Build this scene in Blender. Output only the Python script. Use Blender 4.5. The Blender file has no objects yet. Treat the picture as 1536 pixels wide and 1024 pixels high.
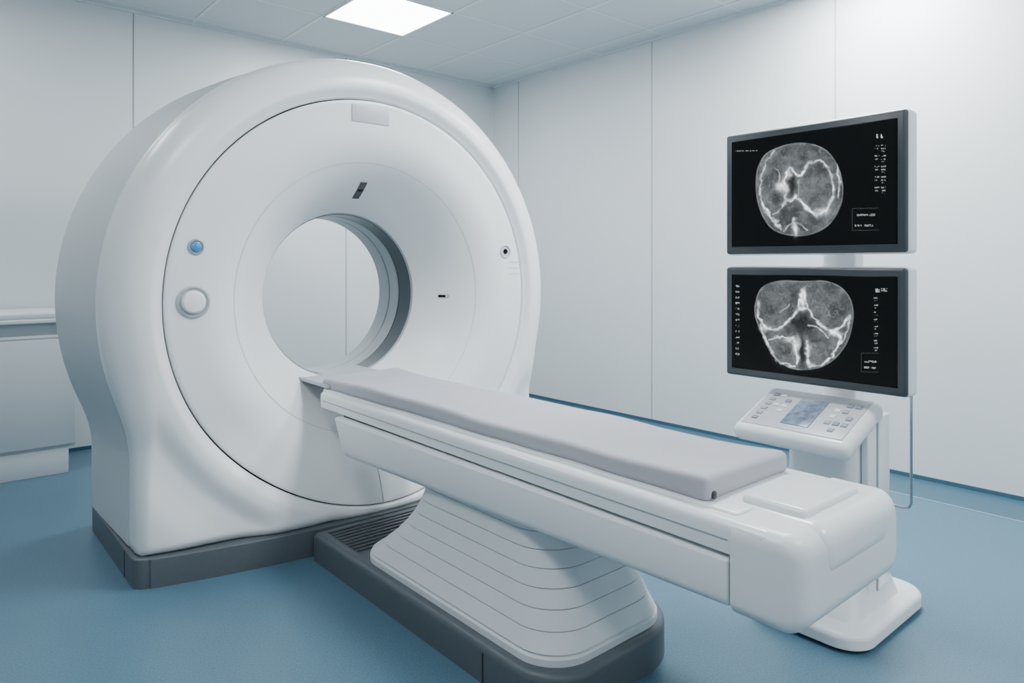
import bpy, bmesh, math, random
import numpy as np
from mathutils import Vector, Matrix
random.seed(4); rng=np.random.RandomState(7)
S=bpy.context.scene
def srgb(r,g,b):
    f=lambda c:(c/255/12.92) if c/255<=.04045 else ((c/255+.055)/1.055)**2.4
    return (f(r),f(g),f(b),1)
# ---------------------------------------------------------------- materials
def mat(name,col,rough=.4,metal=0,noise=0,nscale=40,bump=0,bscale=200,emit=None,estr=0,coat=0,spec=.5):
    m=bpy.data.materials.new(name); m.use_nodes=True
    nt=m.node_tree; b=nt.nodes['Principled BSDF']
    b.inputs['Base Color'].default_value=col
    b.inputs['Roughness'].default_value=rough
    b.inputs['Metallic'].default_value=metal
    b.inputs['Specular IOR Level'].default_value=spec
    if coat: b.inputs['Coat Weight'].default_value=coat
    tc=nt.nodes.new('ShaderNodeTexCoord')
    if noise:
        n=nt.nodes.new('ShaderNodeTexNoise'); n.inputs['Scale'].default_value=nscale; n.inputs['Detail'].default_value=4
        nt.links.new(tc.outputs['Object'],n.inputs['Vector'])
        r=nt.nodes.new('ShaderNodeMapRange'); r.inputs[1].default_value=.3; r.inputs[2].default_value=.7
        r.inputs[3].default_value=1-noise; r.inputs[4].default_value=1+noise
        nt.links.new(n.outputs['Fac'],r.inputs[0])
        v=nt.nodes.new('ShaderNodeVectorMath'); v.operation='SCALE'; v.inputs[0].default_value=col[:3]
        nt.links.new(r.outputs[0],v.inputs['Scale']); nt.links.new(v.outputs[0],b.inputs['Base Color'])
    if bump:
        n2=nt.nodes.new('ShaderNodeTexNoise'); n2.inputs['Scale'].default_value=bscale
        nt.links.new(tc.outputs['Object'],n2.inputs['Vector'])
        bp=nt.nodes.new('ShaderNodeBump'); bp.inputs['Strength'].default_value=bump; bp.inputs['Distance'].default_value=.004
        nt.links.new(n2.outputs['Fac'],bp.inputs['Height']); nt.links.new(bp.outputs[0],b.inputs['Normal'])
    if emit:
        b.inputs['Emission Color'].default_value=emit; b.inputs['Emission Strength'].default_value=estr
    return m
M_white=mat('white_plastic',srgb(226,230,232),.31,noise=.01,nscale=3)
M_white2=mat('white_gloss',srgb(231,235,237),.22,noise=.01,nscale=3)
M_shell=mat('shell_side_shaded',srgb(194,201,205),.42,noise=.01,nscale=3)  # greyer than the front white: the gantry side's shade is put into the colour
M_grey=mat('base_grey',srgb(80,88,94),.42,noise=.04,nscale=60)
M_dark=mat('dark_gap',srgb(34,38,42),.6,noise=.02)
M_band=mat('bore_band_grey',srgb(62,73,79),.3,noise=.02)
M_liner=mat('bore_liner',srgb(160,169,174),.35,noise=.01)
M_fabric=mat('mattress_vinyl',srgb(172,173,181),.6,noise=.03,nscale=8,bump=.15,bscale=30,spec=.3)
M_bellow=mat('bellows',srgb(208,213,216),.5,noise=.02,nscale=10)
M_wall=mat('wall_panel',srgb(210,217,220),.4,noise=.015,nscale=1.2)
M_ceil=mat('ceiling_tile',srgb(200,208,212),.85,noise=.02,nscale=90,bump=.1,bscale=300)
M_grid=mat('ceiling_grid',srgb(212,219,223),.6,noise=.01)
M_seam=mat('seam',srgb(148,157,163),.5,noise=.01)
M_floor=mat('floor_vinyl',srgb(74,108,127),.36,noise=.20,nscale=160,bump=.04,bscale=300)
M_floor2=mat('floor_border',srgb(56,90,109),.40,noise=.10,nscale=160)
M_weld=mat('weld_line',srgb(140,162,175),.4,noise=.01)
M_bezel=mat('bezel',srgb(60,66,71),.30,noise=.02)
M_black=mat('screen_black',srgb(6,7,8),.2,noise=.02,spec=.2)
M_label=mat('label_grey',srgb(184,188,194),.35,noise=.05,nscale=120)
M_blue=mat('button_blue',srgb(70,135,190),.2,noise=.3,nscale=60)
M_chrome=mat('chrome',srgb(180,186,192),.25,metal=.9,noise=.01)
M_cab=mat('cabinet',srgb(198,206,211),.4,noise=.01,nscale=2)
M_strip=mat('cabinet_strip',srgb(165,174,180),.5,noise=.01)
M_counter=mat('countertop',srgb(210,217,222),.35,noise=.01)
M_panel=mat('light_panel',(1,1,1,1),.5,emit=(.97,.99,1,1),estr=13,noise=.001)
M_text=mat('tiny_print',srgb(130,140,150),.5,noise=.1)
M_lcd=mat('console_lcd',srgb(110,125,145),.2,noise=.45,nscale=35)
# ---------------------------------------------------------------- helpers
def parent_empty(name,loc):
    e=bpy.data.objects.new(name,None); e.location=loc; e.empty_display_size=.2
    S.collection.objects.link(e); return e
def add(name,verts,faces,m,parent=None,angle=35,matidx=None,mats=None):
    me=bpy.data.meshes.new(name); me.from_pydata([tuple(v) for v in verts],[],faces)
    bm=bmesh.new(); bm.from_mesh(me); bmesh.ops.recalc_face_normals(bm,faces=bm.faces); bm.to_mesh(me); bm.free()
    for mm in (mats or [m]): me.materials.append(mm)
    if matidx is not None:
        for p,i in zip(me.polygons,matidx): p.material_index=i
    for p in me.polygons: p.use_smooth=True
    me.set_sharp_from_angle(angle=math.radians(angle))
    o=bpy.data.objects.new(name,me); S.collection.objects.link(o)
    if parent:
        o.parent=parent; o.matrix_parent_inverse=Matrix.Translation(parent.location).inverted()
    return o
def bm_obj(name,bm,m,parent=None,angle=35):
    bmesh.ops.recalc_face_normals(bm,faces=bm.faces)
    me=bpy.data.meshes.new(name); bm.to_mesh(me); bm.free(); me.materials.append(m)
    for p in me.polygons: p.use_smooth=True
    me.set_sharp_from_angle(angle=math.radians(angle))
    o=bpy.data.objects.new(name,me); S.collection.objects.link(o)
    if parent:
        o.parent=parent; o.matrix_parent_inverse=Matrix.Translation(parent.location).inverted()
    return o
def box_bm(x0,x1,y0,y1,z0,z1,bev=0,seg=4,cuts=0):
    bm=bmesh.new(); bmesh.ops.create_cube(bm,size=1)
    for v in bm.verts:
        v.co=Vector(((x0+x1)/2+v.co.x*(x1-x0),(y0+y1)/2+v.co.y*(y1-y0),(z0+z1)/2+v.co.z*(z1-z0)))
    if bev: bmesh.ops.bevel(bm,geom=list(bm.edges),offset=bev,segments=seg,profile=.5,affect='EDGES')
    return bm
def rbox(name,x0,x1,y0,y1,z0,z1,m,parent=None,bev=0,seg=4,fn=None,mtx=None,angle=35):
    bm=box_bm(x0,x1,y0,y1,z0,z1,bev,seg)
    if fn:
        for v in bm.verts: v.co=Vector(fn(*v.co))
    if mtx: bm.transform(mtx)
    return bm_obj(name,bm,m,parent,angle)
def rrect(x0,x1,y0,y1,r,n=8):
    pts=[]
    for cx,cy,a0 in ((x1-r,y1-r,0),(x0+r,y1-r,90),(x0+r,y0+r,180),(x1-r,y0+r,270)):
        for i in range(n+1):
            a=math.radians(a0+90*i/n); pts.append((cx+r*math.cos(a),cy+r*math.sin(a)))
    return pts
def loft(rings,closed=True,cap0=True,cap1=True):
    V=[];F=[];n=len(rings[0])
    for r in rings: V+=list(r)
    for i in range(len(rings)-1):
        for j in range(n):
            k=(j+1)%n
            F.append((i*n+j,i*n+k,(i+1)*n+k,(i+1)*n+j))
    if cap0: F.append(tuple(range(n))[::-1])
    if cap1: F.append(tuple((len(rings)-1)*n+j for j in range(n)))
    return V,F
def prism(name,outl,z0,z1,bev,m,parent=None):
    n=len(outl)
    def off(d):
        res=[]
        for i in range(n):
            a=Vector(outl[i-1]);b=Vector(outl[i]);c=Vector(outl[(i+1)%n])
            t=(c-a)
            if t.length<1e-9: res.append(b);continue
            t.normalize(); nn=Vector((-t.y,t.x)); res.append(b+nn*d)
        return res
    rings=[[(p[0],p[1],z0) for p in outl],[(p[0],p[1],z1-bev) for p in outl]]
    for i in range(1,5):
        a=math.radians(90*i/4); o=off(bev*(1-math.cos(a)))
        rings.append([(p[0],p[1],z1-bev+bev*math.sin(a)) for p in o])
    V,F=loft(rings); return add(name,V,F,m,parent)
def lathe_y(name,cx,cz,prof,m,parent=None,n=48,cap=True):
    rings=[[(cx+r*math.cos(2*math.pi*j/n),y,cz+r*math.sin(2*math.pi*j/n)) for j in range(n)] for r,y in prof]
    V,F=loft(rings,cap0=False,cap1=cap); return add(name,V,F,m,parent)
def pipe(name,pts,r,m,parent=None):
    cu=bpy.data.curves.new(name,'CURVE'); cu.dimensions='3D'; cu.bevel_depth=r; cu.bevel_resolution=3
    sp=cu.splines.new('POLY'); sp.points.add(len(pts)-1)
    for p,q in zip(sp.points,pts): p.co=(*q,1)
    cu.materials.append(m)
    o=bpy.data.objects.new(name,cu); S.collection.objects.link(o)
    if parent: o.parent=parent; o.matrix_parent_inverse=Matrix.Translation(parent.location).inverted()
    return o
# ---------------------------------------------------------------- room
XW,YW,ZC=4.086,5.0,2.77; XL,YF=-2.4,-2.2
rbox('floor',XL,XW,YF,YW,-.1,0,M_floor)
rbox('wall_right',XW,XW+.1,YF,YW+.1,-.1,ZC+.1,M_wall)
rbox('wall_back',XL,XW,YW,YW+.1,-.1,ZC+.1,M_wall)
rbox('wall_left',XL-.1,XL,YF-.1,YW+.1,-.1,ZC+.1,M_wall)
rbox('wall_front',XL,XW+.1,YF-.1,YF,-.1,ZC+.1,M_wall)
rbox('ceiling',XL,XW,YF,YW,ZC,ZC+.1,M_ceil)
rbox('baseboard_right',XW-.006,XW,YF,YW,0,.022,M_floor2)
rbox('baseboard_back',XL,XW-.006,YW-.006,YW,0,.022,M_floor2)
rbox('trim_1',3.76,XW-.006,YF,YW-.006,0,.0015,M_floor2)
rbox('trim_2',3.752,3.76,YF,YW-.006,0,.002,M_weld)
k=3
for x in (-1.8,-.35,1.097,2.597):
    rbox('trim_%d'%k,x-.004,x+.004,YW-.002,YW,.022,ZC,M_seam); k+=1
for y in (4.647,3.182,1.856,.53,-.8):
    rbox('trim_%d'%k,XW-.002,XW,y-.003,y+.003,.022,ZC,M_seam); k+=1
V=[];F=[]
def addbox(x0,x1,y0,y1,z0,z1):
    b=len(V)
    for z in (z0,z1):
        for x,y in ((x0,y0),(x1,y0),(x1,y1),(x0,y1)): V.append((x,y,z))
    F.extend([(b,b+1,b+2,b+3),(b+4,b+5,b+6,b+7),(b,b+1,b+5,b+4),(b+1,b+2,b+6,b+5),(b+2,b+3,b+7,b+6),(b+3,b,b+4,b+7)])
T=.61
x=2.055-T*7
while x<XW:
    if x>XL: addbox(x-.01,x+.01,YF,YW,ZC-.0035,ZC)
    x+=T
y=4.275-T*10
while y<YW:
    if y>YF: addbox(XL,XW,y-.01,y+.01,ZC-.0030,ZC)
    y+=T
addbox(XW-.02,XW,YF,YW,ZC-.012,ZC); addbox(XL,XW,YW-.02,YW,ZC-.012,ZC)
add('trim_%d'%k,V,F,M_grid)
def lamp(x,y,power):
    e=parent_empty('ceiling_light_panel',(x,y,ZC))
    rbox('diffuser',x-T/2+.012,x+T/2-.012,y-T/2+.012,y+T/2-.012,ZC-.004,ZC+.004,M_panel,e)
    for nm,a in (('frame_a',(x-T/2,x-T/2+.012,y-T/2,y+T/2)),('frame_b',(x+T/2-.012,x+T/2,y-T/2,y+T/2)),
                 ('frame_c',(x-T/2,x+T/2,y-T/2,y-T/2+.012)),('frame_d',(x-T/2,x+T/2,y+T/2-.012,y+T/2))):
        rbox(nm,*a,ZC-.008,ZC,M_grid,e)
    l=bpy.data.lights.new('panel_lamp','AREA'); l.shape='SQUARE'; l.size=T-.04; l.energy=power; l.color=(1,.998,.99)
    o=bpy.data.objects.new('panel_lamp',l); S.collection.objects.link(o); o.location=(0,0,-.012); o.parent=e
cx0=2.055+T/2; cy0=4.275-T/2
for i,j,p in ((0,0,38),(-4,0,6),(0,-4,50),(-4,-4,12),(0,-8,36),(-4,-8,14),(2,-4,60)):
    lamp(cx0+i*T,cy0+j*T,p)
# ---------------------------------------------------------------- cabinet
cab=parent_empty('storage_cabinet',(-.3,4.75,0))
rbox('carcass',-1.3,.705,4.53,4.985,.14,.76,M_cab,cab,.004,2)
rbox('plinth',-1.3,.67,4.518,4.985,0,.14,M_cab,cab,.003,2)
rbox('upper_strip',-1.3,.70,4.545,4.985,.755,.83,M_strip,cab)  # recessed strip, shade under the countertop put into its greyer colour
rbox('countertop',-1.32,.71,4.515,4.985,.826,.850,M_counter,cab,.006,3)
rbox('top_rail',-1.32,.71,4.525,4.985,.850,.886,M_counter,cab,.012,4)
for i,(a,b) in enumerate(((-1.29,-.65),(-.64,.02),(.03,.70))):
    rbox('door_leaf_%d'%(i+1),a,b,4.510,4.53,.158,.738,M_cab,cab,.003,2)
rbox('door_reveal_top',-1.29,.70,4.526,4.53,.738,.748,M_seam,cab)
# ---------------------------------------------------------------- gantry
g=parent_empty('ct_scanner_gantry',(1.57,3.1,0))
XC,ZG=1.57,1.0
N=420
TH=[2*math.pi*i/N for i in range(N)]
def sm(a,b,x):
    t=max(0,min(1,(x-a)/(b-a))); return t*t*(3-2*t)
def bow(x,y,z,amt=.15):
    dx=(x-XC)/.97
    w=max(0,1-dx*dx)
    f=(1-sm(.06,.55,z))
    d=1-sm(2.78,3.15,y)
    return (x,y-amt*w*f*d,z)
BZ=.10
def outline(th,R,W):
    c,s=abs(math.cos(th)),math.sin(th)
    if s>=0: return R
    p=W/max(c,1e-6)
    kk=.06; h=max(0,min(1,.5+.5*(p-R)/kk))
    o=R*(1-h)+min(p,5)*h+(kk*h*(1-h) if p<R+1 else 0)
    return min(o,(ZG-BZ)/max(-s,1e-6))
def ring(fn):
    out=[]
    for th in TH:
        r,y=fn(th); out.append(bow(XC+r*math.cos(th),y,ZG+r*math.sin(th)))
    return out
RS=.87
rings=[]
def prof(r):
    s=max(0,min(1,(r-.39)/.36)); return 2.75+.30*(1-s)**2.1
rings.append([(XC+.392*math.cos(t),3.06,ZG+.392*math.sin(t)) for t in TH])
for i in range(41):
    r=.39+(RS-.008-.39)*i/40
    rings.append(ring(lambda th:(r,prof(r))))
rings.append(ring(lambda th:(RS-.005,2.7515))); rings.append(ring(lambda th:(RS-.003,2.755))); rings.append(ring(lambda th:(RS-.003,2.79)))
V,F=loft(rings,cap0=False,cap1=False)
add('front_cover',V,F,M_white,g,30)
rings=[ring(lambda th:(RS-.02,2.775)),ring(lambda th:(RS+.012,2.775))]
V,F=loft(rings,cap0=False,cap1=False); add('seam_gap',V,F,M_dark,g)
def shell(th):
    O=outline(th,1.06,.955); s=-math.sin(th)
    e=sm(.20,.62,s)
    rho=min(.13*(1-e)+.05*e,(O-.875)*.75)
    return O,e,rho
rings=[]
rings.append(ring(lambda th:(RS+.003,2.79)))
rings.append(ring(lambda th:(RS+.003,2.755)))
rings.append(ring(lambda th:(RS+.006,2.7505)))
NB=24
def shell_y(th,r,O,e):
    room=sm(.0,.10,O-.92)
    y=2.75-.022*sm(0,.05,r-RS)*room-.012*(1-room)
    y+=e*.030*sm(.94,1.03,r)*sm(1.0,1.1,O)
    y-=e*.016*sm(1.06,1.20,r)*sm(1.0,1.1,O)
    return y
for i in range(NB+1):
    def f(th,i=i):
        O,e,rho=shell(th)
        r0=RS+.008; r1=O-rho; r=r0+(r1-r0)*i/NB
        return r,shell_y(th,r,O,e)
    rings.append(ring(f))
for i in range(1,9):
    def f(th,i=i):
        O,e,rho=shell(th); a=math.radians(90*i/8)
        return O-rho+rho*math.sin(a),shell_y(th,O-rho,O,e)+rho*(1-math.cos(a))
    rings.append(ring(f))
rings.append(ring(lambda th:(outline(th,1.064,.955),2.862)))
V,F=loft(rings,cap0=False,cap1=False)
add('front_shell',V,F,M_white,g,50)
rings=[ring(lambda th:(outline(th,1.064,.955),2.862)),ring(lambda th:(outline(th,1.062,.955)-.015,2.863)),ring(lambda th:(outline(th,1.062,.955)-.015,2.874))]
V,F=loft(rings,cap0=False,cap1=False); add('shell_groove',V,F,M_dark,g)
rings=[]
rings.append(ring(lambda th:(outline(th,1.062,.957)-.015,2.874)))
for y,R in ((2.875,1.062),(3.0,1.073),(3.2,1.09),(3.46,1.106)):
    rings.append(ring(lambda th:(outline(th,R,.957+(y-2.87)*.02),y)))
for i in range(1,9):
    a=math.radians(90*i/8)
    rings.append(ring(lambda th:(max(.6,outline(th,1.106,.969)-.09*(1-math.cos(a))*(1 if math.sin(th)>-.3 else .4)),3.46+.09*math.sin(a))))
rings.append(ring(lambda th:(.80,3.55)))
rings.append(ring(lambda th:(.62,3.54)))
rings.append(ring(lambda th:(.50,3.50)))
rings.append(ring(lambda th:(.43,3.44)))
rings.append(ring(lambda th:(.40,3.39)))
V,F=loft(rings,cap0=False,cap1=False)
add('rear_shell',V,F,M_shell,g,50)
def bore(name,pr,m):
    rr=[[(XC+r*math.cos(t),y,ZG+r*math.sin(t)) for t in TH[::3]] for r,y in pr]
    V,F=loft(rr,cap0=False,cap1=False); add(name,V,F,m,g,30)
bore('bore_rim',[(.392,3.058),(.388,3.058),(.386,3.062),(.386,3.065)],M_liner)
bore('bore_window',[(.386,3.065),(.383,3.067),(.381,3.165),(.386,3.167)],M_band)
bore('bore_gap_1',[(.386,3.167),(.394,3.168),(.394,3.178),(.386,3.179)],M_dark)
bore('bore_band',[(.386,3.179),(.380,3.181),(.378,3.21),(.378,3.255),(.386,3.258)],M_liner)
bore('bore_gap_2',[(.386,3.258),(.394,3.259),(.394,3.269),(.386,3.270)],M_dark)
bore('bore_liner',[(.386,3.270),(.380,3.272),(.380,3.37),(.388,3.385),(.402,3.40)],M_liner)
def surf(x,z,off=.001):
    r=math.hypot(x-XC,z-ZG); y=prof(r); p=bow(x,y,z); return (p[0],p[1]-off,p[2])
def strip(name,pts,w,m,off=.0012,closed=False):
    V=[];F=[]
    n=len(pts)
    for i,(x,z) in enumerate(pts):
        a=pts[i-1] if (i or closed) else pts[i]; b=pts[(i+1)%n] if (i<n-1 or closed) else pts[i]
        t=Vector((b[0]-a[0],b[1]-a[1])).normalized(); nn=Vector((-t.y,t.x))*w/2
        V.append(surf(x+nn.x,z+nn.y,off)); V.append(surf(x-nn.x,z-nn.y,off))
    for i in range(n-1 if not closed else n):
        j=(i+1)%n; F.append((2*i,2*i+1,2*j+1,2*j))
    return add(name,V,F,m,g)
strip('cover_seam_lower',[(1.53,.14+.19*i/10) for i in range(11)],.004,M_seam)
strip('bore_ring_line',[(XC+.60*math.cos(a),ZG+.60*math.sin(a)) for a in [2*math.pi*i/120 for i in range(120)]],.0018,M_label,closed=True)
def patch(name,x0,x1,z0,z1,m,off=.004,n=6):
    V=[];F=[]
    for i in range(n+1):
        for j in range(n+1):
            V.append(surf(x0+(x1-x0)*i/n,z0+(z1-z0)*j/n,off))
    for i in range(n):
        for j in range(n):
            a=i*(n+1)+j; F.append((a,a+1,a+n+2,a+n+1))
    b=len(V); per=[(i,0) for i in range(n)]+[(n,j) for j in range(n)]+[(i,n) for i in range(n,0,-1)]+[(0,j) for j in range(n,0,-1)]
    for i,j in per: V.append(surf(x0+(x1-x0)*i/n,z0+(z1-z0)*j/n,-.002))
    L=len(per)
    for q in range(L):
        i,j=per[q]; i2,j2=per[(q+1)%L]
        F.append((i*(n+1)+j,i2*(n+1)+j2,b+(q+1)%L,b+q))
    return add(name,V,F,m,g)
rbox('name_label',1.455,1.64,2.7465,2.752,1.768,1.842,M_label,g,.002,3)
patch('laser_window_top',1.562,1.595,1.452,1.520,M_bezel)
patch('laser_window_top_lens',1.566,1.591,1.482,1.490,M_black,.006)
patch('laser_window_side',2.035,2.060,.979,.991,M_black)
patch('laser_window_side_dot',2.057,2.070,.977,.993,M_label,.005)
def roundel(name,x,z,parts):
    for i,(pr,m) in enumerate(parts): lathe_y(name+'_%d'%(i+1),x,z,[(r,2.75+y) for r,y in pr],m,g)
roundel('status_button',.814,1.212,[([(.031,.002),(.029,-.004),(.024,-.005),(.022,-.001),(.001,-.001)],M_seam),([(.021,.0),(.019,-.004),(.010,-.008),(.001,-.009)],M_blue)])
roundel('status_button_right',2.326,1.212,[([(.036,.002),(.034,-.004),(.028,-.005),(.026,-.001),(.001,-.001)],M_label),([(.014,.0),(.012,-.006),(.001,-.008)],M_black)])
roundel('control_knob',.804,1.006,[([(.062,.002),(.060,-.004),(.054,-.006),(.048,-.001),(.001,-.001)],M_strip),([(.043,.0),(.042,-.010),(.036,-.016),(.02,-.018),(.001,-.019)],M_white2)])
for i in range(3):
    patch('notice_print_%d'%(i+1),2.35,2.42,1.095+.03*i,1.098+.03*i,M_label,.001,3)
out=[]
x0,x1=.600,2.540
for i in range(25):
    t=i/24; x=x0+.05+(x1-x0-.1)*t; dx=(x-XC)/.97
    out.append((x,2.722-.150*max(0,1-dx*dx)))
def arc(cx,cy,r,a0,a1,n=6): return [(cx+r*math.cos(math.radians(a0+(a1-a0)*i/n)),cy+r*math.sin(math.radians(a0+(a1-a0)*i/n))) for i in range(n+1)]
out+=arc(x1-.05,2.765,.05,-85,0)+arc(x1-.05,3.46,.05,0,90)+arc(x0+.05,3.46,.05,90,180)+arc(x0+.05,2.765,.05,180,265)
prism('floor_base',out,0,BZ+.004,.004,M_grey,g)
rbox('base_joint',.5985,.6005,2.866,2.872,.002,BZ,M_dark,g)
# ---------------------------------------------------------------- patient table
t=parent_empty('ct_patient_table',(1.5,1.7,0))
YB=2.555
pl=[(1.79,YB),(1.19,YB)]+arc(1.19+.14,1.235+.14,.14,180,270,12)+arc(1.79-.22,1.235+.22,.22,270,360,14)
prism('plinth',pl,0,.107,.022,M_grey,t)
rbox('plinth_joint',1.188,1.1915,1.50,1.504,.003,.085,M_dark,t)
for i in range(9):
    y=2.28+.028*i
    rbox('plinth_tread_%d'%(i+1),1.23,1.75,y,y+.014,.105,.112,M_bezel,t,.003,2)
rings=[]
def sec(tt):
    w=(1-tt)**1.9
    xa=1.305-.080*w; xb=1.68+.045*w; ya=1.38-.115*w**.75; yb=2.03+.235*w
    return xa,xb,ya,yb
def secring(tt,z,ins=0):
    xa,xb,ya,yb=sec(tt); return [(x,y,z) for x,y in rrect(xa+ins,xb-ins,ya+ins,yb-ins,.13,12)]
zb=.107; zt=.45; L=7
rings.append(secring(0,zb,-.004)); rings.append(secring(0,zb+.018,-.004)); rings.append(secring(.02,zb+.026,.002))
for i in range(L):
    ta=(i/L); tb=((i+1)/L)
    za=zb+.028+(zt-zb-.028)*ta; z2=zb+.028+(zt-zb-.028)*tb
    rings.append(secring(ta,za+.001,.0)); 
    rings.append(secring(ta*.5+tb*.5,(za+z2)/2,.0))
    rings.append(secring(tb,z2-.002,.0005)); rings.append(secring(tb,z2-.0015,.004)); rings.append(secring(tb,z2+.0003,.004))
V,F=loft(rings); add('lift_bellows',V,F,M_bellow,t,25)
D=.012
def lowfn(x,y,z):
    if z>.5285: z=.5565-(.5565-z)*.35
    if z<.48: z+=.042*(1-sm(.8,2.5,y))
    if y>2.3: y-= (.56-z)*.35
    if z<.455: x=1.5+(x-1.5)*.95
    return x,y,z-D
rbox('lower_body',1.273,1.745,.7965,2.57,.405,.5565,M_white,t,.028,6,fn=lambda x,y,z:lowfn(x,(.7965+(y-.7965)*.3 if y<.8245 else y),z))
sh=lambda x,y,z:(x,y,z-D)
rbox('deck_gap',1.304,1.714,.80,2.53,.54,.57,M_dark,t,fn=sh)
rbox('end_gap',1.282,1.736,.786,.805,.475,.545,M_dark,t,fn=sh)
def railfn(x,y,z):
    if z<.583: z=.5595+(z-.5595)*.35
    if y>2.5: x=1.5+(x-1.5)*(1-.12*sm(2.5,2.76,y))
    return x,y,z-D
rbox('deck_rail',1.274,1.746,.70,2.745,.5595,.632,M_white2,t,.024,6,fn=railfn)
rbox('deck_rail_line',1.2733,1.7467,.80,2.70,.5935,.5952,M_seam,t,fn=railfn)
rbox('deck_top',1.315,1.70,.80,2.74,.61,.638,M_white2,t,.008,3,fn=sh)
rings=[]
def capring(y,ins):
    return [(x,y,z-D) for x,z in rrect(1.271+ins,1.757-ins,.440+ins,.6345-ins,max(.026,.036-ins*.2),8)]
rings.append(capring(.7935,.004)); rings.append(capring(.7915,.0))
rings.append(capring(.74,0))
R_=.05
rings.append(capring(.64+R_,0))
for i in range(1,10):
    a=math.radians(90*i/9); rings.append(capring(.64+R_-R_*math.sin(a),R_*(1-math.cos(a))*.98))
V,F=loft(rings); add('foot_cap',V,F,M_white,t,40)
rbox('foot_lid_gap',1.350,1.688,.6385,.90,.519,.6362,M_dark,t,.046,8,fn=sh)
rbox('foot_lid',1.3545,1.6835,.6345,.93,.524,.6405,M_white2,t,.046,8,fn=sh)
def trayfn(x,y,z):
    return 1.515+(x-1.515)*(1-.5*(z-.645)),y,z-D
rbox('foot_tray',1.39,1.645,.690,.84,.62,.656,M_white2,t,.014,6,fn=trayfn)
# mattress
bm=box_bm(1.326,1.680,.880,2.775,.634,.686,0)
bmesh.ops.subdivide_edges(bm,edges=[e for e in bm.edges if abs(e.verts[0].co.y-e.verts[1].co.y)>1],cuts=60,use_grid_fill=True)
bmesh.ops.subdivide_edges(bm,edges=[e for e in bm.edges if abs(e.verts[0].co.x-e.verts[1].co.x)>.2],cuts=12,use_grid_fill=True)
ed=[e for e in bm.edges if len(e.link_faces)==2 and e.calc_face_angle(0)>1]
bmesh.ops.bevel(bm,geom=ed,offset=.018,segments=6,profile=.5,affect='EDGES')
for v in bm.verts:
    x,y,z=v.co
    if z>.65:
        v.co.z+=.0025*math.sin(y*5.1+x*7)+.0015*math.sin(y*13+2)+.004*math.exp(-((y-.9)/.06)**2)
    s=1 if x>1.5 else -1
    v.co.x+=s*(abs(x-1.5)>.12)*(.003*math.sin(y*9+s)+.002*math.sin(y*23))
    hd=sm(2.45,2.7,y)
    if x>1.5: v.co.x+=.018*hd
    else: v.co.z-=.006*hd*(abs(x-1.5)>.12)
    v.co.z-=D
bm_obj('mattress',bm,M_fabric,t,60)
rbox('mattress_fold',1.340,1.354,.873,.884,.630,.648,M_bezel,t,.005,3)
bm=box_bm(1.315,1.685,2.70,3.16,.615,.629,0)
bmesh.ops.subdivide_edges(bm,edges=[e for e in bm.edges if abs(e.verts[0].co.x-e.verts[1].co.x)>.2],cuts=14,use_grid_fill=True)
for v in bm.verts: v.co.z+=.5*(v.co.x-1.5)**2
bm_obj('cradle',bm,M_liner,t,40)
# ---------------------------------------------------------------- console stand
c=parent_empty('control_console_stand',(2.35,1.07,0))
prism('foot_plate',rrect(2.08,2.62,.87,1.25,.09,8),0.012,.055,.018,M_white2,c)
prism('foot_pad',rrect(2.10,2.60,.89,1.23,.08,6),0,.014,.002,M_bezel,c)
rings=[]
for z,ex in ((.05,.07),(.085,.05),(.14,.02),(.22,0),(.60,0),(.655,.0)):
    rings.append([(x,y,z) for x,y in rrect(2.27-ex*1.6,2.50+ex*.5,.965-ex*.6,1.205+ex*.6,.045,6)])
V,F=loft(rings); add('column',V,F,M_white,c,40)
rbox('column_rail',2.30,2.47,.940,.963,.07,.655,M_white2,c,.006,3)
rbox('column_channel',2.36,2.372,.938,.9405,.09,.64,M_seam,c)
pipe('cable_pole',[(2.44,.865,.732),(2.44,.865,.38),(2.44,.872,.365),(2.44,.885,.36),(2.44,.95,.36)],.0045,M_chrome,c)
ang=math.atan2(.10,.26)
mt=Matrix.Translation((2.12,0,.60))@Matrix.Rotation(-ang,4,'Y')
rbox('console_body',-.01,.285,.925,1.315,-.055,.008,M_white2,c,.029,6,mtx=mt)
rbox('console_under',.05,.29,.98,1.26,-.10,-.03,M_white,c,.03,5,mtx=mt)
rbox('console_face',.02,.262,.95,1.29,.004,.011,M_label,c,.003,2,mtx=mt)
rbox('console_lcd',.05,.215,1.07,1.165,.010,.0135,M_lcd,c,.002,2,mtx=mt)
kk=0
for (ya,yb,xa,xb,nx,ny) in ((1.19,1.275,.05,.24,6,3),(.965,1.045,.05,.24,5,3)):
    for i in range(nx):
        for j in range(ny):
            if random.random()<.25: continue
            x=xa+(xb-xa)*i/nx; y=ya+(yb-ya)*j/ny; kk+=1
            rbox('key_%d'%kk,x,x+(xb-xa)/nx*.5,y,y+(yb-ya)/ny*.7,.010,.0145,random.choice([M_white,M_text,M_seam,M_white]),c,.001,1,mtx=mt)
mm=parent_empty('monitor_mount_mast',(2.47,1.1,.656))
rbox('mast',2.45,2.51,1.04,1.16,.656,1.56,M_white,mm,.01,3)
rbox('bracket_lower',2.402,2.455,1.03,1.17,.86,1.00,M_bezel,mm,.006,2)
rbox('bracket_upper',2.402,2.455,1.02,1.18,1.34,1.48,M_bezel,mm,.006,2)
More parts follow.
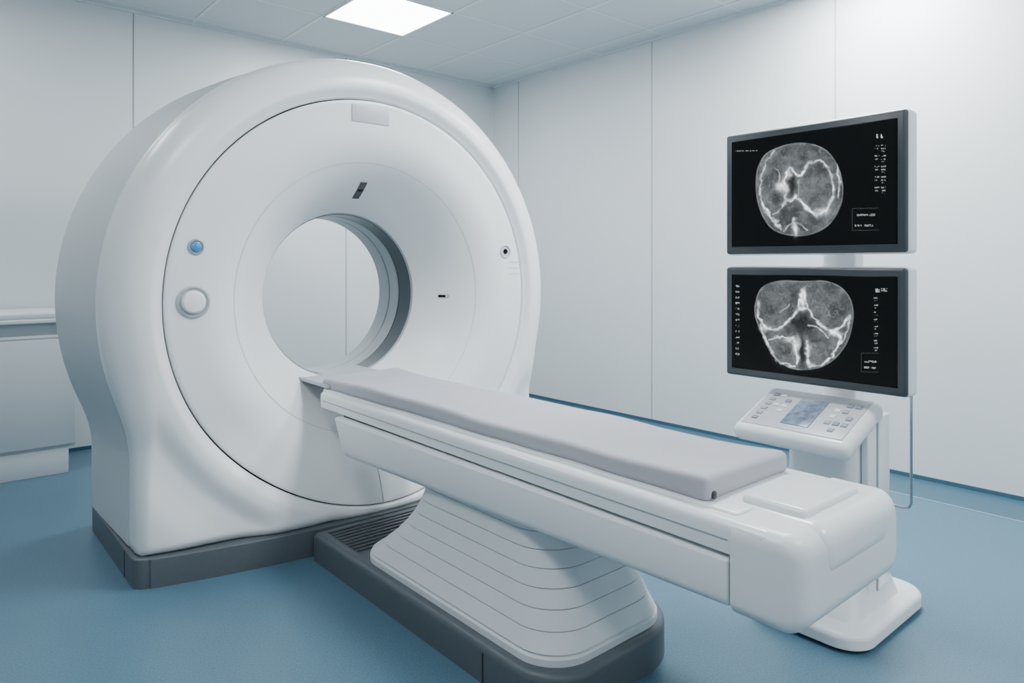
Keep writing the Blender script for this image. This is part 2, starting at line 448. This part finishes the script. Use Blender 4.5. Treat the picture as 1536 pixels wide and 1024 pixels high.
# ---------------------------------------------------------------- screens
def vnoise(u,v,scale,seed):
    r=np.random.RandomState(seed); G=r.rand(256,256)
    x=u/scale; y=v/scale; xi=np.floor(x).astype(int); yi=np.floor(y).astype(int); fx=x-xi; fy=y-yi
    fx=fx*fx*(3-2*fx); fy=fy*fy*(3-2*fy); g_=lambda a,b:G[a%256,b%256]
    return (g_(xi,yi)*(1-fx)+g_(xi+1,yi)*fx)*(1-fy)+(g_(xi,yi+1)*(1-fx)+g_(xi+1,yi+1)*fx)*fy
def chaikin(p,closed,it=3):
    for _ in range(it):
        q=[]; n=len(p)
        if not closed: q.append(p[0])
        for i in range(n if closed else n-1):
            a=p[i];b=p[(i+1)%n]
            q.append((a[0]*.75+b[0]*.25,a[1]*.75+b[1]*.25)); q.append((a[0]*.25+b[0]*.75,a[1]*.25+b[1]*.75))
        if not closed: q.append(p[-1])
        p=q
    return p
def dist(U,Vv,p,closed=False):
    d=np.full(U.shape,1e9); n=len(p)
    for i in range(n if closed else n-1):
        a=p[i];b=p[(i+1)%n]; bx,by=b[0]-a[0],b[1]-a[1]; L2=bx*bx+by*by+1e-9
        tt=np.clip(((U-a[0])*bx+(Vv-a[1])*by)/L2,0,1)
        d=np.minimum(d,np.hypot(U-a[0]-tt*bx,Vv-a[1]-tt*by))
    return d
def inside(U,Vv,p):
    r=np.zeros(U.shape,bool); n=len(p)
    for i in range(n):
        x1,y1=p[i];x2,y2=p[(i+1)%n]
        if y1==y2: continue
        c_=((y1>Vv)!=(y2>Vv))&(U<(x2-x1)*(Vv-y1)/(y2-y1)+x1); r^=c_
    return r
def paint(U,Vv,outl,strokes,blobs,dark,texts,boxes,seed):
    Uw=U+5*(vnoise(U,Vv,11,seed+20)-.5)+2.5*(vnoise(U,Vv,4,seed+21)-.5)
    Vw=Vv+5*(vnoise(U,Vv,11,seed+22)-.5)+2.5*(vnoise(U,Vv,4,seed+23)-.5)
    o=chaikin(outl,True,2); ins=inside(U,Vv,o); d=dist(U,Vv,o,True)
    n=vnoise(U,Vv,16,seed)*.45+vnoise(U,Vv,7,seed+1)*.3+vnoise(U,Vv,3,seed+2)*.2+vnoise(U,Vv,1.5,seed+4)*.15
    tis=.035+.15*np.clip(n-.28,0,1)**1.2
    fib=np.abs(vnoise(Uw,Vw,9,seed+30)-.5)+np.abs(vnoise(Uw,Vw,4.5,seed+31)-.5)*.6
    tis=tis+.07*np.exp(-(fib/.06)**2)
    for x,y,rx,ry,s in dark: tis=tis*(1-s*np.exp(-(((Uw-x)/rx)**2+((Vw-y)/ry)**2)**2))
    img=np.where(ins,tis*np.clip(d/3+.4,0,1),.0012)
    img=img+np.where(ins|(d<1.2),(.04+.11*vnoise(U,Vv,9,seed+6))*np.exp(-(d/1.0)**2),0)
    mod=.06+1.7*vnoise(U,Vv,5,seed+5)*vnoise(U,Vv,12,seed+8)+.25*vnoise(U,Vv,2,seed+12)
    for p,w,s in strokes:
        q=chaikin(p,False,2); dd=dist(Uw,Vw,q)
        wob=w*(.35+1.0*vnoise(U,Vv,7,seed+9))
        img=img+s*mod*np.exp(-(dd/wob)**2)+.025*s*np.exp(-(dd/(w*2.5))**2)*vnoise(U,Vv,3,seed+14)
    for x,y,rx,ry,s in blobs: img=img+s*np.exp(-(((Uw-x)/rx)**2+((Vw-y)/ry)**2))*(.4+.9*vnoise(U,Vv,3,seed+3))
    img=np.clip(img,0,1)
    for x0,x1,y0,y1,s in texts:
        m=(U>x0)&(U<x1)&(Vv>y0)&(Vv<y1); img=np.where(m,np.maximum(img,.45*s*(vnoise(U,Vv,1.6,seed+11)>.45)),img)
    for x0,x1,y0,y1,s in boxes:
        e=(U>x0)&(U<x1)&(Vv>y0)&(Vv<y1)&~((U>x0+.7)&(U<x1-.7)&(Vv>y0+.7)&(Vv<y1-.7)); img=np.where(e,s*.3,img)
    return img
scr=bpy.data.materials.new('ct_image_screen'); scr.use_nodes=True
nt=scr.node_tree; b=nt.nodes['Principled BSDF']; b.inputs['Base Color'].default_value=(.002,.0025,.003,1); b.inputs['Roughness'].default_value=.3
b.inputs['Specular IOR Level'].default_value=.12
at=nt.nodes.new('ShaderNodeAttribute'); at.attribute_name='ct'
nt.links.new(at.outputs['Color'],b.inputs['Emission Color']); b.inputs['Emission Strength'].default_value=2.2
def monitor(z0,z1,art,quad):
    y0,y1=.832,1.462; xf=2.315
    e=parent_empty('display_monitor',(xf+.05,(y0+y1)/2,z0))
    rbox('housing',xf+.010,xf+.085,y0-.002,y1+.002,z0-.002,z1+.002,M_white,e,.016,5)
    rbox('bezel',xf,xf+.03,y0+.002,y1-.002,z0+.002,z1-.002,M_bezel,e,.010,4)
    rbox('glass',xf-.0015,xf+.01,y0+.027,y1-.027,z0+.028,z1-.028,M_black,e,.002,2)
    nx,ny=440,280
    s=np.linspace(0,1,nx); tt=np.linspace(0,1,ny); Sg,Tg=np.meshgrid(s,tt)
    a=Sg/(1.2*(1-Sg)+Sg)
    ul,ur,tl,tr,bl,br=quad
    U=ul+(ur-ul)*a; top=tl+(tr-tl)*a; bot=bl+(br-bl)*a; Vv=top+(bot-top)*Tg
    img=art(U,Vv)
    ya,yb=y0+.030,y1-.030; za,zb_=z0+.031,z1-.031
    co=np.stack([np.full(U.shape,xf-.003),yb+(ya-yb)*Sg,zb_+(za-zb_)*Tg],-1).reshape(-1,3)
    idx=np.arange(nx*ny).reshape(ny,nx)
    fc=np.stack([idx[:-1,:-1],idx[1:,:-1],idx[1:,1:],idx[:-1,1:]],-1).reshape(-1,4)
    me=bpy.data.meshes.new('screen_image'); me.from_pydata(co.tolist(),[],fc.tolist())
    ca=me.color_attributes.new('ct','FLOAT_COLOR','POINT')
    col=np.ones((nx*ny,4),np.float32); im=img.reshape(-1)
    col[:,0]=im*.88; col[:,1]=im*.97; col[:,2]=im*1.0
    ca.data.foreach_set('color',col.reshape(-1)); me.materials.append(scr)
    o=bpy.data.objects.new('screen_image',me); S.collection.objects.link(o); o.parent=e; o.matrix_parent_inverse=Matrix.Translation(e.location).inverted()
    return e
def artA(U,V_):
    outl=[(1160,225),(1205,213),(1250,222),(1275,255),(1281,300),(1264,335),(1237,353),(1200,358),(1160,347),(1140,312),(1135,270),(1143,240)]
    st=[([(1214,258),(1222,244),(1245,241),(1262,262),(1266,290),(1252,318),(1238,326),(1222,314),(1208,300)],1.7,.7),
        ([(1214,258),(1206,278),(1208,300)],1.2,.25),
        ([(1238,327),(1252,318),(1262,298)],2.6,.9),
        ([(1168,226),(1150,245),(1143,280),(1146,306),(1160,328),(1178,346)],1.5,.6),
        ([(1146,306),(1156,325),(1170,334)],2.4,.6),
        ([(1270,250),(1276,280),(1272,300)],1.3,.5),
        ([(1184,275),(1184,258),(1194,249),(1200,262),(1208,264),(1214,258)],1.8,1.0),
        ([(1184,275),(1187,290),(1184,300),(1196,305),(1202,296)],2.2,.9),
        ([(1163,322),(1176,318),(1184,303)],1.8,.8),([(1202,298),(1212,305),(1224,318),(1238,326)],2.0,1.0),
        ([(1200,330),(1201,355)],2.2,1.0),([(1182,348),(1190,340),(1200,336),(1212,342),(1222,350)],1.2,.5),
        ([(1168,250),(1178,262),(1172,280)],1.0,.4)]
    bl=[(1178,281,8,6,.9),(1190,262,4,6,.4),(1200,347,3,7,.6),(1245,320,8,5,.5)]
    dk=[(1196,280,8,18,.85),(1170,300,7,10,.4),(1215,345,8,6,.4)]
    tx=[(1334,1338,204,210,.7),(1341,1345,204,210,.7),(1103,1145,225,226.3,.35)]
    for i in range(5):
        y=220+i*16; tx+=[(1331,1339,y,y+2,.45),(1342,1350,y,y+2,.45),(1331,1337,y+5,y+7,.3),(1342,1349,y+5,y+7,.4),(1343,1348,y+9,y+11,.25)]
    tx+=[(1302,1332,325,328,.35),(1299,1310,341,344,.5),(1314,1330,341,344,.35)]
    return paint(U,V_,outl,st,bl,dk,tx,[(1294,1338,316,350,.14)],11)
def artB(U,V_):
    outl=[(1150,424),(1180,417),(1213,420),(1250,417),(1282,430),(1298,460),(1293,500),(1277,530),(1250,552),(1215,559),(1185,554),(1160,532),(1145,500),(1133,470),(1138,440)]
    st=[([(1140,472),(1150,490),(1172,499),(1190,484),(1205,462)],1.8,.8),([(1224,462),(1236,482),(1262,500),(1280,488),(1288,474)],1.9,.9),
        ([(1213,430),(1206,450),(1203,462),(1224,462),(1219,448),(1213,430)],2.4,1.0),
        ([(1160,512),(1180,506),(1200,508),(1204,525),(1204,548)],1.8,.8),([(1152,505),(1160,528),(1180,550),(1200,553)],2.0,.8),
        ([(1222,514),(1220,535),(1222,553),(1246,551),(1268,530),(1277,504),(1262,499)],2.0,.8),
        ([(1140,450),(1140,475),(1150,505)],1.6,.6),([(1292,470),(1286,500),(1276,515)],1.6,.6),
        ([(1224,488),(1240,492),(1255,506)],1.3,.5),([(1178,470),(1190,455)],1.0,.35),([(1262,499),(1272,492)],2.6,.8)]
    bl=[(1213,446,4,12,.9),(1203,520,4,10,.6),(1222,525,3,9,.5),(1268,500,8,4,.6),(1152,492,7,4,.4),(1192,512,7,4,.5)]
    dk=[(1212,488,22,18,.7),(1212,530,5,22,.85),(1190,470,10,10,.35)]
    tx=[(1333,1340,430,436,.6),(1342,1352,430,435,.5)]
    for i in range(13):
        y=425+i*9; tx+=[(1103,1109,y,y+3,.35 if i%3 else .6)]
    for i in range(8):
        y=444+i*11; tx+=[(1330,1337,y,y+2,.4),(1331,1336,y+4,y+6,.3)]
    tx+=[(1313,1334,542,545,.5),(1313,1322,551,554,.6),(1325,1335,552,555,.4)]
    return paint(U,V_,outl,st,bl,dk,tx,[(1309,1338,530,560,.12)],31)
monitor(1.182,1.628,artA,(1097,1367,213,181,371,370))
monitor(.736,1.138,artB,(1097,1367,409,413,555,583))
# ---------------------------------------------------------------- world, camera
w=bpy.data.worlds.new('world'); S.world=w; w.use_nodes=True
w.node_tree.nodes['Background'].inputs[0].default_value=(.8,.9,1,1); w.node_tree.nodes['Background'].inputs[1].default_value=.6
cd=bpy.data.cameras.new('camera'); cam=bpy.data.objects.new('camera',cd); S.collection.objects.link(cam); S.camera=cam
cd.sensor_width=36; cd.lens=1050/1536*36; cd.shift_y=-117/1536; cd.clip_start=.05
cam.location=(0,0,1.15); cam.rotation_euler=(math.radians(90),0,-math.atan2(.653,.757))
